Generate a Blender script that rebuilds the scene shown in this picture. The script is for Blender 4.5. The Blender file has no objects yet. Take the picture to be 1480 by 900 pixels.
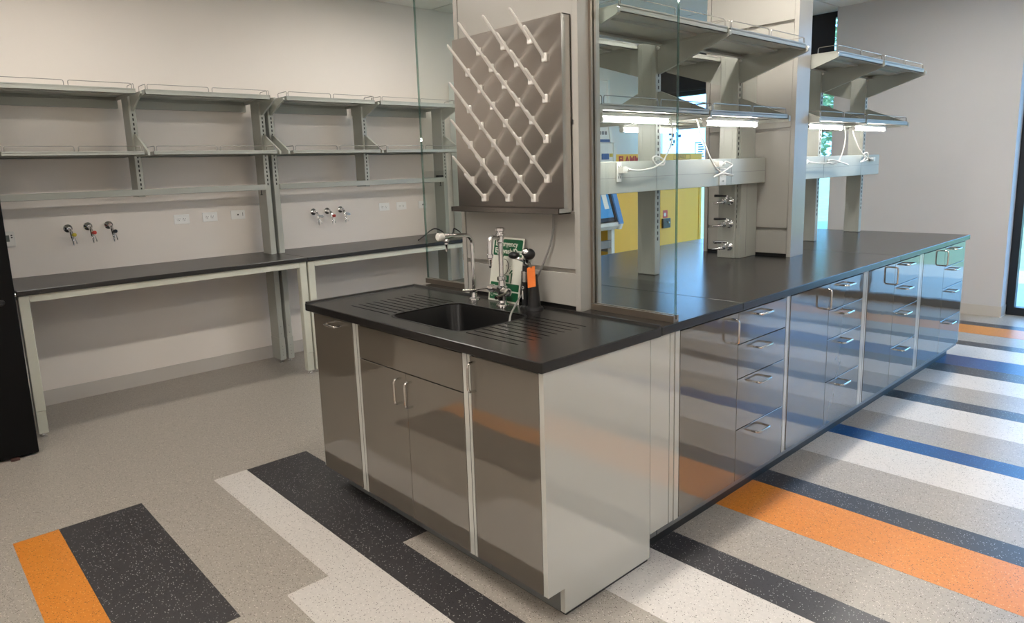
import bpy, bmesh, math, random
from mathutils import Vector, Matrix
random.seed(7)
sc = bpy.context.scene
COL = sc.collection
# ------------------------------------------------------------------ camera
CAM = Vector((1.4319, -1.4539, 1.4995))
cam_d = bpy.data.cameras.new('camera'); cam = bpy.data.objects.new('camera', cam_d); COL.objects.link(cam)
r1 = Vector((0.67020028, 0.74139526, -0.03412712)); u1 = Vector((-0.10401059, 0.13935229, 0.98476532)); fw = Vector((-0.73485603, 0.65644041, -0.1705069))
M = Matrix((r1, u1, -fw)).transposed().to_4x4(); M.translation = CAM
cam.matrix_world = M
cam_d.sensor_fit = 'HORIZONTAL'; cam_d.sensor_width = 36.0; cam_d.lens = 993.322 / 1480 * 36
cam_d.shift_x = 22.387 / 1480; cam_d.shift_y = -31.151 / 1480
cam_d.clip_start = 0.05; cam_d.clip_end = 300
sc.camera = cam
# ------------------------------------------------------------------ world, exposure
SKY_STRENGTH = 5.5
CEIL_EMIT = 72.0
TASK_EMIT = 55.0
w = bpy.data.worlds.new('sky_world'); sc.world = w; w.use_nodes = True
nt = w.node_tree; nt.nodes.clear()
o_ = nt.nodes.new('ShaderNodeOutputWorld'); bg = nt.nodes.new('ShaderNodeBackground')
bg.inputs[0].default_value = (0.27, 0.56, 1.0, 1); bg.inputs[1].default_value = SKY_STRENGTH   # even, hazy blue sky
nt.links.new(bg.outputs[0], o_.inputs[0])
sun_d = bpy.data.lights.new('sun', 'SUN'); sun_d.energy = 4.5; sun_d.color = (1.0, 0.9, 0.72); sun_d.angle = math.radians(1.0)
sun = bpy.data.objects.new('sun', sun_d); COL.objects.link(sun); sun.rotation_euler = (math.radians(38), 0, math.radians(18))   # high sun from behind the building
vs = sc.view_settings; vs.view_transform = 'Standard'; vs.look = 'None'; vs.gamma = 1.0; vs.use_curve_mapping = False; vs.exposure = 0.0

# ------------------------------------------------------------------ materials
MAT = {}
def new_mat(name):
    m = bpy.data.materials.new(name); m.use_nodes = True; MAT[name] = m
    return m, m.node_tree, m.node_tree.nodes['Principled BSDF']
def srgb(r, g, b):
    f = lambda c: (c/255/12.92) if c/255 <= 0.04045 else ((c/255+0.055)/1.055)**2.4
    return (f(r), f(g), f(b), 1)
def N(t, k, **kw):
    n = t.nodes.new(k)
    for a, v in kw.items(): setattr(n, a, v)
    return n
def plain(name, col, rough=0.5, metal=0.0, ior=1.5, var=0.04, scale=8.0, bump=0.0, bscale=200.0, coat=0.0, stretch=None):
    """base colour with a slight noise variation, optional fine relief"""
    m, t, p = new_mat(name)
    pos = N(t, 'ShaderNodeNewGeometry'); src = pos.outputs['Position']
    if stretch:
        mp = N(t, 'ShaderNodeMapping'); mp.inputs['Scale'].default_value = stretch; t.links.new(src, mp.inputs['Vector']); src = mp.outputs[0]
    nz = N(t, 'ShaderNodeTexNoise'); nz.inputs['Scale'].default_value = scale; nz.inputs['Detail'].default_value = 4; t.links.new(src, nz.inputs['Vector'])
    mx = N(t, 'ShaderNodeMix', data_type='RGBA'); t.links.new(nz.outputs['Fac'], mx.inputs['Factor'])
    mx.inputs[6].default_value = tuple(c*(1-var) for c in col[:3])+(1,); mx.inputs[7].default_value = tuple(min(1, c*(1+var)) for c in col[:3])+(1,)
    t.links.new(mx.outputs[2], p.inputs['Base Color'])
    p.inputs['Roughness'].default_value = rough; p.inputs['Metallic'].default_value = metal; p.inputs['IOR'].default_value = ior
    if coat: p.inputs['Coat Weight'].default_value = coat
    if bump:
        n2 = N(t, 'ShaderNodeTexNoise'); n2.inputs['Scale'].default_value = bscale; n2.inputs['Detail'].default_value = 3; t.links.new(src, n2.inputs['Vector'])
        b = N(t, 'ShaderNodeBump'); b.inputs['Strength'].default_value = bump; b.inputs['Distance'].default_value = 0.002
        t.links.new(n2.outputs['Fac'], b.inputs['Height']); t.links.new(b.outputs[0], p.inputs['Normal'])
    return m
def speckle(name, col, dark, light, rough=0.33, dthr=0.80, lthr=0.14, sc_=210.0):
    m, t, p = new_mat(name)
    pos = N(t, 'ShaderNodeNewGeometry').outputs['Position']
    v = N(t, 'ShaderNodeTexVoronoi'); v.inputs['Scale'].default_value = sc_; t.links.new(pos, v.inputs['Vector'])
    sep = N(t, 'ShaderNodeSeparateColor'); t.links.new(v.outputs['Color'], sep.inputs[0])
    lt = N(t, 'ShaderNodeMath', operation='LESS_THAN'); lt.inputs[1].default_value = 0.34; t.links.new(v.outputs['Distance'], lt.inputs[0])
    dk = N(t, 'ShaderNodeMath', operation='GREATER_THAN'); dk.inputs[1].default_value = dthr; t.links.new(sep.outputs[0], dk.inputs[0])
    li = N(t, 'ShaderNodeMath', operation='LESS_THAN'); li.inputs[1].default_value = lthr; t.links.new(sep.outputs[0], li.inputs[0])
    d2 = N(t, 'ShaderNodeMath', operation='MULTIPLY'); t.links.new(dk.outputs[0], d2.inputs[0]); t.links.new(lt.outputs[0], d2.inputs[1])
    l2 = N(t, 'ShaderNodeMath', operation='MULTIPLY'); t.links.new(li.outputs[0], l2.inputs[0]); t.links.new(lt.outputs[0], l2.inputs[1])
    nz = N(t, 'ShaderNodeTexNoise'); nz.inputs['Scale'].default_value = 60; nz.inputs['Detail'].default_value = 5; t.links.new(pos, nz.inputs['Vector'])
    b0 = N(t, 'ShaderNodeMix', data_type='RGBA'); t.links.new(nz.outputs['Fac'], b0.inputs['Factor'])
    b0.inputs[6].default_value = tuple(c*0.88 for c in col[:3])+(1,); b0.inputs[7].default_value = tuple(min(1, c*1.12) for c in col[:3])+(1,)
    m1 = N(t, 'ShaderNodeMix', data_type='RGBA'); t.links.new(d2.outputs[0], m1.inputs['Factor']); t.links.new(b0.outputs[2], m1.inputs[6]); m1.inputs[7].default_value = dark
    m2 = N(t, 'ShaderNodeMix', data_type='RGBA'); t.links.new(l2.outputs[0], m2.inputs['Factor']); t.links.new(m1.outputs[2], m2.inputs[6]); m2.inputs[7].default_value = light
    t.links.new(m2.outputs[2], p.inputs['Base Color']); p.inputs['Roughness'].default_value = rough
    n2 = N(t, 'ShaderNodeTexNoise'); n2.inputs['Scale'].default_value = 400; t.links.new(pos, n2.inputs['Vector'])
    b = N(t, 'ShaderNodeBump'); b.inputs['Strength'].default_value = 0.12; b.inputs['Distance'].default_value = 0.001
    t.links.new(n2.outputs['Fac'], b.inputs['Height']); t.links.new(b.outputs[0], p.inputs['Normal'])
    return m
def emitter(name, col, s):
    m, t, p = new_mat(name)
    p.inputs['Base Color'].default_value = (0.8, 0.8, 0.8, 1); p.inputs['Emission Color'].default_value = col; p.inputs['Emission Strength'].default_value = s
def glass(name, tint, rough=0.0, ior=1.5):
    m, t, p = new_mat(name); t.nodes.remove(p)
    out = [n for n in t.nodes if n.type == 'OUTPUT_MATERIAL'][0]
    tr = N(t, 'ShaderNodeBsdfTransparent'); tr.inputs[0].default_value = tint
    gl = N(t, 'ShaderNodeBsdfGlossy'); gl.inputs['Roughness'].default_value = rough
    fr = N(t, 'ShaderNodeFresnel')
    gm = N(t, 'ShaderNodeNewGeometry'); mi = N(t, 'ShaderNodeMix', data_type='FLOAT'); mi.inputs[2].default_value = ior; mi.inputs[3].default_value = 1/ior
    t.links.new(gm.outputs['Backfacing'], mi.inputs[0]); t.links.new(mi.outputs[0], fr.inputs[0])
    mx = N(t, 'ShaderNodeMixShader'); t.links.new(fr.outputs[0], mx.inputs[0]); t.links.new(tr.outputs[0], mx.inputs[1]); t.links.new(gl.outputs[0], mx.inputs[2])
    t.links.new(mx.outputs[0], out.inputs[0])

speckle('floor_grey', srgb(168, 160, 150), srgb(78, 70, 64), srgb(222, 215, 205), dthr=0.76, sc_=190)
speckle('floor_white', srgb(212, 206, 200), srgb(104, 96, 90), srgb(235, 230, 225), dthr=0.84, sc_=190)
speckle('floor_black', srgb(60, 58, 60), srgb(25, 24, 25), srgb(200, 198, 195), lthr=0.12)
speckle('floor_orange', srgb(216, 134, 50), srgb(105, 62, 24), srgb(240, 180, 110), dthr=0.82, sc_=190)
speckle('floor_blue', srgb(28, 74, 132), srgb(15, 35, 70), srgb(110, 160, 210), lthr=0.10)
plain('wall_paint', srgb(236, 228, 220), 0.7, var=0.012, scale=3, bump=0.05, bscale=300)
plain('pier_paint', srgb(202, 201, 202), 0.7, var=0.012, scale=3, bump=0.05, bscale=300)
plain('base_vinyl', srgb(196, 190, 183), 0.45, var=0.02)
plain('ceiling_tile', srgb(228, 226, 220), 0.85, var=0.03, scale=120, bump=0.3, bscale=250)
plain('ceiling_grid', srgb(220, 218, 212), 0.5)
plain('epoxy', (0.014, 0.0125, 0.012, 1), 0.21, var=0.15, scale=30, bump=0.06, bscale=500)
plain('bench_top', (0.022, 0.0205, 0.02, 1), 0.30, var=0.12, scale=30, bump=0.06, bscale=500)
plain('taupe_gloss', srgb(102, 95, 85), 0.045, ior=2.25, var=0.03, scale=2, bump=0.5, bscale=3.5)
plain('cream_gloss', srgb(194, 194, 187), 0.08, ior=1.8, var=0.012, scale=3)
plain('chase_panel', srgb(178, 175, 168), 0.22, ior=1.5, var=0.012, scale=3)
plain('shelf_metal', srgb(172, 174, 166), 0.32, var=0.015)
plain('bench_frame', srgb(206, 206, 192), 0.35, var=0.015)
plain('chrome', (0.82, 0.82, 0.83, 1), 0.06, metal=1.0, var=0.01)
plain('nickel', (0.62, 0.60, 0.57, 1), 0.22, metal=1.0, var=0.02)
plain('stainless', (0.58, 0.55, 0.52, 1), 0.23, metal=1.0, var=0.10, scale=40, bump=0.03, bscale=60, stretch=(1, 1, 14))
plain('bronze_channel', srgb(158, 146, 134), 0.28, metal=0.8, var=0.03)
plain('bowl_black', (0.004, 0.004, 0.0042, 1), 0.35, ior=1.35)
plain('tube_grey', srgb(150, 150, 146), 0.25)
plain('toe_black', (0.012, 0.012, 0.012, 1), 0.35)
plain('toe_rail', srgb(120, 122, 122), 0.3, metal=0.4)
plain('dark_gap', (0.01, 0.01, 0.01, 1), 0.6)
plain('slot_black', (0.01, 0.01, 0.01, 1), 0.7)
plain('white_plastic', srgb(228, 226, 220), 0.35, var=0.01)
plain('plate_white', srgb(246, 245, 242), 0.3, var=0.005)
plain('peg_plastic', srgb(236, 232, 226), 0.4, var=0.01)
plain('black_plastic', (0.014, 0.014, 0.015, 1), 0.32)
plain('black_gloss', (0.003, 0.003, 0.0033, 1), 0.5, ior=1.25)
plain('grey_plastic', srgb(130, 130, 128), 0.4)
plain('screen_grey', srgb(96, 102, 98), 0.3)
plain('sign_white', srgb(222, 222, 210), 0.35, var=0.01)
plain('sign_green', srgb(16, 92, 56), 0.35, var=0.02)
plain('tag_orange', srgb(240, 128, 58), 0.5)
plain('red_plastic', srgb(190, 50, 38), 0.4)
plain('yellow_plastic', srgb(190, 172, 50), 0.4)
plain('safety_yellow', srgb(236, 184, 34), 0.4, var=0.02)
plain('letter_red', srgb(172, 30, 18), 0.5)
plain('letter_dark', srgb(92, 60, 30), 0.5)
plain('cabinet_white', srgb(222, 226, 222), 0.35, var=0.01)
plain('blue_trim', srgb(72, 128, 190), 0.4)
plain('navy_trim', srgb(60, 88, 140), 0.4)
plain('blue_film', srgb(84, 160, 222), 0.12, var=0.02)
plain('dark_frame', srgb(26, 30, 36), 0.35)
plain('shade_black', srgb(36, 36, 42), 0.8, bump=0.1, bscale=900)
plain('wire', srgb(150, 146, 140), 0.3, metal=0.7)
plain('white_cord', srgb(226, 224, 218), 0.45)
plain('rubber_brown', srgb(70, 45, 40), 0.6)
plain('grass', srgb(146, 164, 126), 0.9, var=0.35, scale=3)
plain('concrete', srgb(190, 188, 180), 0.85, var=0.08)
plain('leaf', srgb(140, 172, 130), 0.6, var=0.3, scale=2)
plain('bark', srgb(98, 82, 66), 0.9, var=0.25, scale=12, bump=0.5, bscale=40)
emitter('ceiling_led', (1.0, 0.94, 0.865, 1), CEIL_EMIT)
emitter('ceiling_led_dimmed', (1.0, 0.94, 0.865, 1), CEIL_EMIT*0.45)   # the bench-side row is dimmed
emitter('ceiling_led_soft', (1.0, 0.94, 0.865, 1), CEIL_EMIT*0.60)
emitter('task_led', (1.0, 0.96, 0.90, 1), TASK_EMIT)
glass('screen_glass', (0.955, 0.985, 0.975, 1))
m_, t_, p_ = new_mat('glass_edge'); p_.inputs['Base Color'].default_value = (0.34, 0.50, 0.45, 1); p_.inputs['Transmission Weight'].default_value = 1.0; p_.inputs['Roughness'].default_value = 0.03
glass('window_glass', (0.90, 0.96, 0.97, 1))
glass('clear_tube', (0.86, 0.88, 0.87, 1), 0.05, 1.35)

# ------------------------------------------------------------------ mesh helpers
ORG = {}
class B:
    def __init__(s): s.bm = bmesh.new()
    def box(s, x0, x1, y0, y1, z0, z1, bev=0.0, seg=1):
        bm = s.bm if not bev else bmesh.new()
        v = [bm.verts.new((x, y, z)) for z in (z0, z1) for y in (y0, y1) for x in (x0, x1)]
        for f in ((0, 2, 3, 1), (4, 5, 7, 6), (0, 1, 5, 4), (2, 6, 7, 3), (0, 4, 6, 2), (1, 3, 7, 5)): bm.faces.new([v[i] for i in f])
        if bev:
            bmesh.ops.bevel(bm, geom=bm.edges[:], offset=bev, segments=seg, affect='EDGES', profile=0.7)
            s.merge(bm)
        return s
    def merge(s, bm, mat=None):
        me = bpy.data.meshes.new('tmp'); bm.to_mesh(me); bm.free()
        if mat: me.transform(mat)
        s.bm.from_mesh(me); bpy.data.meshes.remove(me)
        return s
    def prism(s, poly, axis, a, b):
        """poly: 2-D outline; axis x: (y,z), y: (x,z), z: (x,y); extruded from a to b"""
        def P(p, t): return (t, p[0], p[1]) if axis == 'x' else (p[0], t, p[1]) if axis == 'y' else (p[0], p[1], t)
        va = [s.bm.verts.new(P(p, a)) for p in poly]; vb = [s.bm.verts.new(P(p, b)) for p in poly]
        n = len(poly); s.bm.faces.new(va); s.bm.faces.new(vb[::-1])
        for i in range(n): s.bm.faces.new((va[i], vb[i], vb[(i+1) % n], va[(i+1) % n]))
        return s
    def tube(s, pts, r, n=8, cap=True):
        pts = [Vector(p) for p in pts]; rr = r if isinstance(r, (list, tuple)) else [r]*len(pts)
        rings = []; side = None
        for i, p in enumerate(pts):
            a = pts[max(i-1, 0)]; b = pts[min(i+1, len(pts)-1)]; d = (b-a)
            if d.length < 1e-9: d = Vector((0, 0, 1))
            d.normalize()
            if side is None:
                side = d.orthogonal().normalized()
            else:
                side = side - d*side.dot(d)
                side = side.normalized() if side.length > 1e-6 else d.orthogonal().normalized()
            up = d.cross(side)
            rings.append([s.bm.verts.new(p + (side*math.cos(t)+up*math.sin(t))*rr[i]) for t in [2*math.pi*k/n for k in range(n)]])
        for A, C in zip(rings, rings[1:]):
            for k in range(n): s.bm.faces.new((A[k], A[(k+1) % n], C[(k+1) % n], C[k]))
        if cap: s.bm.faces.new(rings[0][::-1]); s.bm.faces.new(rings[-1])
        return s
    def lathe(s, base, axis, prof, n=16):
        """prof: (distance along axis, radius) pairs"""
        base = Vector(base); d = Vector(axis).normalized()
        return s.tube([base+d*t for t, r in prof], [max(r, 1e-4) for t, r in prof], n)
    def ball(s, c, r, sx=1, sy=1, sz=1, n=12):
        b = bmesh.new(); bmesh.ops.create_uvsphere(b, u_segments=n, v_segments=n//2+2, radius=r)
        return s.merge(b, Matrix.Translation(c) @ Matrix.Diagonal((sx, sy, sz, 1)))
    def build(s, name, mat, parent=None, smooth=False):
        bmesh.ops.recalc_face_normals(s.bm, faces=s.bm.faces[:])
        me = bpy.data.meshes.new(name); s.bm.to_mesh(me); s.bm.free()
        return link(name, me, mat, parent, smooth)
def link(name, me, mat, parent=None, smooth=False):
    if mat: me.materials.clear(); me.materials.append(MAT[mat])
    if smooth: me.shade_smooth() if smooth is True else me.shade_smooth()
    o = bpy.data.objects.new(name, me); COL.objects.link(o)
    org = ORG.get(parent.name, Vector((0, 0, 0))) if parent else Vector((0, 0, 0))
    if parent:
        me.transform(Matrix.Translation(-org)); o.parent = parent
    ORG[o.name] = org.copy()
    return o
def auto(o, ang=35):
    me = o.data; me.shade_smooth()
    try: me.set_sharp_from_angle(angle=math.radians(ang))
    except Exception: pass
    return o
def tag(o, label, cat, group=None):
    o['label'] = label; o['category'] = cat
    if group: o['group'] = group
    return o
def thing(name, label, cat, loc, group=None):
    o = bpy.data.objects.new(name, None); COL.objects.link(o); o.location = loc; o.empty_display_size = 0.1
    ORG[o.name] = Vector(loc); return tag(o, label, cat, group)
def struct(o): o['kind'] = 'structure'; return o
def stuff(o): o['kind'] = 'stuff'; return o
def copy_tree(o, delta, label=None, parent=None):
    c = o.copy(); COL.objects.link(c)
    if parent: c.parent = parent
    else: c.location = Vector(o.location)+Vector(delta)
    ORG[c.name] = ORG.get(o.name, Vector((0, 0, 0)))+Vector(delta)
    if label: c['label'] = label
    for ch in list(o.children): copy_tree(ch, delta, None, c)
    return c
def bx(name, mat, parent, *a, bev=0.0, seg=1):
    return B().box(*a, bev=bev, seg=seg).build(name, mat, parent)
def text_mesh(body, size, bold=0.0, align='LEFT'):
    cu = bpy.data.curves.new('txt', 'FONT'); cu.body = body; cu.size = size; cu.align_x = align; cu.offset = bold; cu.extrude = 0.0006
    ob = bpy.data.objects.new('txt', cu); COL.objects.link(ob); bpy.context.view_layer.update()
    me = bpy.data.meshes.new_from_object(ob.evaluated_get(bpy.context.evaluated_depsgraph_get()))
    bpy.data.objects.remove(ob); bpy.data.curves.remove(cu); return me
def round_path(pts, r, n=5):
    """polyline with rounded corners"""
    P = [Vector(p) for p in pts]; out = [P[0]]
    for a, b, c in zip(P, P[1:], P[2:]):
        d0 = (a-b); d1 = (c-b); rr = min(r, d0.length*0.49, d1.length*0.49); p0 = b+d0.normalized()*rr; p1 = b+d1.normalized()*rr
        for k in range(n+1):
            t = k/n; out.append(p0*(1-t)**2 + b*2*t*(1-t) + p1*t*t)
    out.append(P[-1]); return out
def spline(pts, n=6):
    P = [Vector(p) for p in pts]; Q = [P[0]]+P+[P[-1]]; out = []
    for i in range(1, len(Q)-2):
        a, b, c, d = Q[i-1:i+3]
        for k in range(n):
            t = k/n
            out.append(0.5*((2*b)+(c-a)*t+(2*a-5*b+4*c-d)*t*t+(3*b-a-3*c+d)*t**3))
    out.append(P[-1]); return out

# ------------------------------------------------------------------ room shell
XW = -4.095; ZC = 3.03; YP = 6.17; YW = 6.38; XR = 4.6; YB = -4.4
floor = struct(bx('floor', 'floor_grey', None, XW-0.1, XR+0.1, YB-0.1, YW+0.1, -0.12, 0.0))
F = [('floor_orange', -1.21, -1.04, -2.0, -0.81), ('floor_orange', -1.21, -1.04, -0.81, 0.38), ('floor_black', -1.04, -0.70, -2.0, -0.81),
     ('floor_white', -0.36, -0.19, -2.0, -0.81), ('floor_black', -0.19, 0.148, -2.0, -0.81),
     ('floor_white', -0.53, -0.19, -0.81, 0.38), ('floor_white', -0.53, -0.19, 0.38, 2.0), ('floor_black', -0.19, -0.02, -0.81, 0.38), ('floor_black', -0.19, -0.02, 0.38, 2.0)]
for y0, y1, c in [(0.315, 0.655, 'white'), (0.655, 0.826, 'black'), (1.16, 1.495, 'orange'), (1.495, 1.65, 'black'), (2.0, 2.34, 'white'), (2.34, 2.50, 'blue'),
                  (2.83, 3.18, 'white'), (3.18, 3.345, 'black'), (3.665, 3.99, 'white'), (3.99, 4.20, 'black'), (4.20, 4.50, 'blue'), (4.50, 4.865, 'white'), (4.865, 5.02, 'black'),
                  (5.335, 5.675, 'orange'), (5.675, 5.825, 'black')]:
    for x0, x1 in ((-1.50, 0.75), (0.75, 3.0)): F.append(('floor_'+c, y0, y1, x0, x1))
for c, y0, y1, x0, x1 in F:
    bx('floor_strip', c, floor, x0, x1, y0, y1, -0.002, 0.0006)
wl = struct(bx('wall_left', 'wall_paint', None, XW-0.12, XW, YB-0.1, YW+0.2, 0, ZC+0.2))
struct(bx('wall_right', 'wall_paint', None, XR, XR+0.12, YB-0.1, YW+0.2, 0, ZC+0.2))
struct(bx('wall_back', 'wall_paint', None, XW, XR, YB-0.12, YB, 0, ZC+0.2))
PX0, PX1 = -1.70, -0.10
wf = struct(bx('wall_far', 'pier_paint', None, PX0, PX1, YP, YW+0.15, 0, ZC+0.2))
WX1 = 2.75
struct(bx('wall_far_end', 'pier_paint', None, WX1, XR, YW-0.08, YW+0.15, 0, ZC+0.2))
struct(bx('baseboard_left', 'base_vinyl', None, XW, XW+0.008, YB, YW, 0, 0.105))
bb = B().prism([(PX0, YP), (PX0, YP-0.008), (PX1+0.008, YP-0.008), (PX1+0.008, YW-0.05), (PX1, YW-0.05), (PX1, YP)], 'z', 0, 0.10)
struct(bb.build('baseboard_far', 'base_vinyl'))
struct(bx('trim_1', 'white_plastic', None, PX1-0.002, PX1+0.010, YP-0.011, YW-0.05, 0.0, 0.008))
# ceiling: exposed grid with lay-in tiles
LIGHT_ROWS = (-3.0, -0.27, 2.35)
ceil = struct(bx('ceiling', 'ceiling_grid', None, XW, XR, YB, YW+0.1, ZC+0.012, ZC+0.10))
tm = None
nx = 0; yy0 = 2.76-1.2*6
for i in range(15):
    for j in range(9):
        x0 = XW+0.005+0.6*i; y0 = yy0+1.2*j
        if y0 < YB or y0+1.2 > YW+0.1 or x0+0.6 > XR+0.2: continue
        if tm is None:
            t0 = B().box(0.012, 0.588, 0.012, 1.188, 0, 0.012).build('ceiling_tile', 'ceiling_tile', ceil); tm = t0.data; t0.location = (x0, y0, ZC)
        else:
            t1 = bpy.data.objects.new('ceiling_tile', tm); COL.objects.link(t1); t1.parent = ceil; t1.location = (x0, y0, ZC)
# recessed linear ceiling lights, three rows parallel to the island
k = 0
names_row = ('above the wall benches', 'above the island', 'above the right-hand floor')
names_y = ('nearest the entrance wall', 'second from the entrance wall', 'third from the entrance wall', 'nearest the windows')
for ri, lx in enumerate(LIGHT_ROWS):
    for yi, ly in enumerate((-3.3, -0.75, 1.8, 4.35)):
        if ri == 0 and yi in (0, 3): continue
        t = thing('ceiling_light', 'linear ceiling light %s, %s' % (names_row[ri], names_y[yi]), 'ceiling light', (lx, ly, ZC-0.03), 'linear ceiling lights')
        b = B(); b.box(lx-0.085, lx-0.07, ly-0.63, ly+0.63, ZC-0.028, ZC); b.box(lx+0.07, lx+0.085, ly-0.63, ly+0.63, ZC-0.028, ZC)
        b.box(lx-0.07, lx+0.07, ly-0.63, ly-0.61, ZC-0.028, ZC); b.box(lx-0.07, lx+0.07, ly+0.61, ly+0.63, ZC-0.028, ZC); b.build('housing', 'white_plastic', t)
        bx('diffuser', ('ceiling_led_dimmed', 'ceiling_led', 'ceiling_led_soft')[ri], t, lx-0.07, lx+0.07, ly-0.61, ly+0.61, ZC-0.024, ZC-0.012)

d_ = struct(bx('unseen_door', 'dark_frame', None, XW, XW+0.05, -3.9, -2.7, 0.004, 2.12))  # unseen dark door, added for the dark reflection in the peg rack plate
auto(B().tube(round_path([(XW+0.05, -2.82, 1.0), (XW+0.10, -2.82, 1.0), (XW+0.10, -2.94, 1.0)], 0.02), 0.009, 8).build('door_handle', 'nickel', d_))
# ------------------------------------------------------------------ windows
def window(name, x0, x1, n):
    fr = B(); t = 0.065
    fr.box(x0, x1, YW-0.03, YW+0.05, 0, 0.075); fr.box(x0, x1, YW-0.03, YW+0.05, ZC-0.06, ZC+0.01)
    o = struct(fr.build(name, 'dark_frame'))
    ws = (x1-x0-t)/n
    for i in range(n+1):
        bx('mullion', 'dark_frame', o, x0+ws*i, x0+ws*i+t, YW-0.03, YW+0.05, 0.075, ZC-0.06)
    for i in range(n):
        a = x0+ws*i+t; c = x0+ws*(i+1)
        bx('transom', 'dark_frame', o, a, c, YW-0.025, YW+0.045, 2.35, 2.41)
        bx('pane', 'window_glass', o, a, c, YW+0.004, YW+0.012, 0.075, 2.35)
        bx('pane', 'window_glass', o, a, c, YW+0.004, YW+0.012, 2.41, ZC-0.06)
    return o
window('window_1', XW, PX0, 2)
window('window_2', PX1, WX1, 2)
t = thing('roller_shade', 'black roller shade lowered over the top of the window behind the yellow cabinets', 'roller shade', (-2.9, 6.30, 2.40))
bx('fabric', 'shade_black', t, XW+0.05, -1.77, 6.300, 6.303, 2.42, ZC-0.01)
bx('bottom_bar', 'dark_frame', t, XW+0.05, -1.77, 6.292, 6.311, 2.40, 2.425)
t = thing('roller_shade', 'rolled-up black roller shade above the window at the right edge', 'roller shade', (1.3, 6.30, 2.90))
B().tube([(PX1+0.05, 6.30, 2.955), (WX1-0.05, 6.30, 2.955)], 0.035, 12).build('roll', 'shade_black', t); bx('bottom_bar', 'dark_frame', t, PX1+0.05, WX1-0.05, 6.29, 6.31, 2.89, 2.915)

def notice(x0, x1, z0, z1, lab, rows):
    t = thing('window_notice', lab, 'notice', ((x0+x1)/2, YW+0.002, z0), 'blue print on the far window')
    for a, b_, c, d in rows: bx('print_mark', 'blue_trim', t, x0+(x1-x0)*a, x0+(x1-x0)*b_, YW+0.0015, YW+0.0038, z0+(z1-z0)*c, z0+(z1-z0)*d)
notice(-3.86, -3.68, 1.60, 1.95, 'blue vertical stripe with small marks on the far window above the yellow cabinet', [(0.62, 0.72, 0, 0.85), (0.0, 0.2, 0.8, 0.9), (0.28, 0.42, 0.72, 1.0), (0.05, 0.3, 0.6, 0.68), (0.36, 0.5, 0.5, 0.62), (0.8, 1.0, 0.7, 0.8), (0.1, 0.4, 0.42, 0.48)])
notice(-3.47, -3.33, 1.56, 1.77, 'square block of blue lines on the far window beside the middle column', [(0, 0.05, 0, 1), (0, 0.6, 0.94, 1)]+[(0.3, 0.95-0.1*(k % 3), 0.12+0.14*k, 0.19+0.14*k) for k in range(6)])
# ------------------------------------------------------------------ outdoors
lawn = bx('lawn', 'grass', None, -40, 40, 10.0, 90, -0.35, -0.10); struct(lawn)
struct(bx('pavement', 'concrete', None, -40, 40, 6.55, 10.0, -0.35, -0.08))
def tree(x, y, h, r, label, nleaf):
    t = thing('tree', label, 'tree', (x, y, -0.1), 'trees outside the windows')
    tk = B(); tk.tube(spline([(x, y, -0.1), (x+0.08, y, h*0.25), (x-0.05, y+0.05, h*0.55), (x, y, h*0.9)], 4), [0.17-0.012*i for i in range(13)], 8)
    for a in range(7):
        an = a*2.4; z0 = h*(0.4+0.06*a)
        tk.tube([(x, y, z0), (x+math.cos(an)*r*0.4, y+math.sin(an)*r*0.4, z0+0.5), (x+math.cos(an)*r*0.75, y+math.sin(an)*r*0.75, z0+0.8)], [0.06, 0.04, 0.015], 5)
    auto(tk.build('trunk', 'bark', t))
    vs_, fs = [], []
    for i in range(nleaf):
        while True:
            p = Vector((random.uniform(-1, 1), random.uniform(-1, 1), random.uniform(-1, 1)))
            if 0.3 < p.length < 1: break
        c = Vector((x+p.x*r, y+p.y*r, h*0.68+p.z*r*1.15)); q = Matrix.Rotation(random.uniform(0, 6.28), 3, 'Z') @ Matrix.Rotation(random.uniform(0, 3), 3, 'X'); s = random.uniform(0.06, 0.13)
        b0 = len(vs_)
        for a in ((-1, 0, 0), (0, -0.5, 0.1), (1, 0, 0), (0, 0.5, 0.1)): vs_.append(c+q @ (Vector(a)*s))
        fs.append((b0, b0+1, b0+2, b0+3))
    me = bpy.data.meshes.new('foliage'); me.from_pydata(vs_, [], fs); stuff(link('foliage', me, 'leaf', t))
tree(-4.5, 13.5, 4.4, 1.35, 'leafy green tree outside the window behind the yellow cabinets', 2600)
tree(-19.0, 24.0, 6.0, 2.6, 'tall leafy tree far outside, left of the other trees', 2600)
tree(4.6, 17.5, 4.4, 1.6, 'leafy green tree outside the window at the right edge', 2600)

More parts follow.
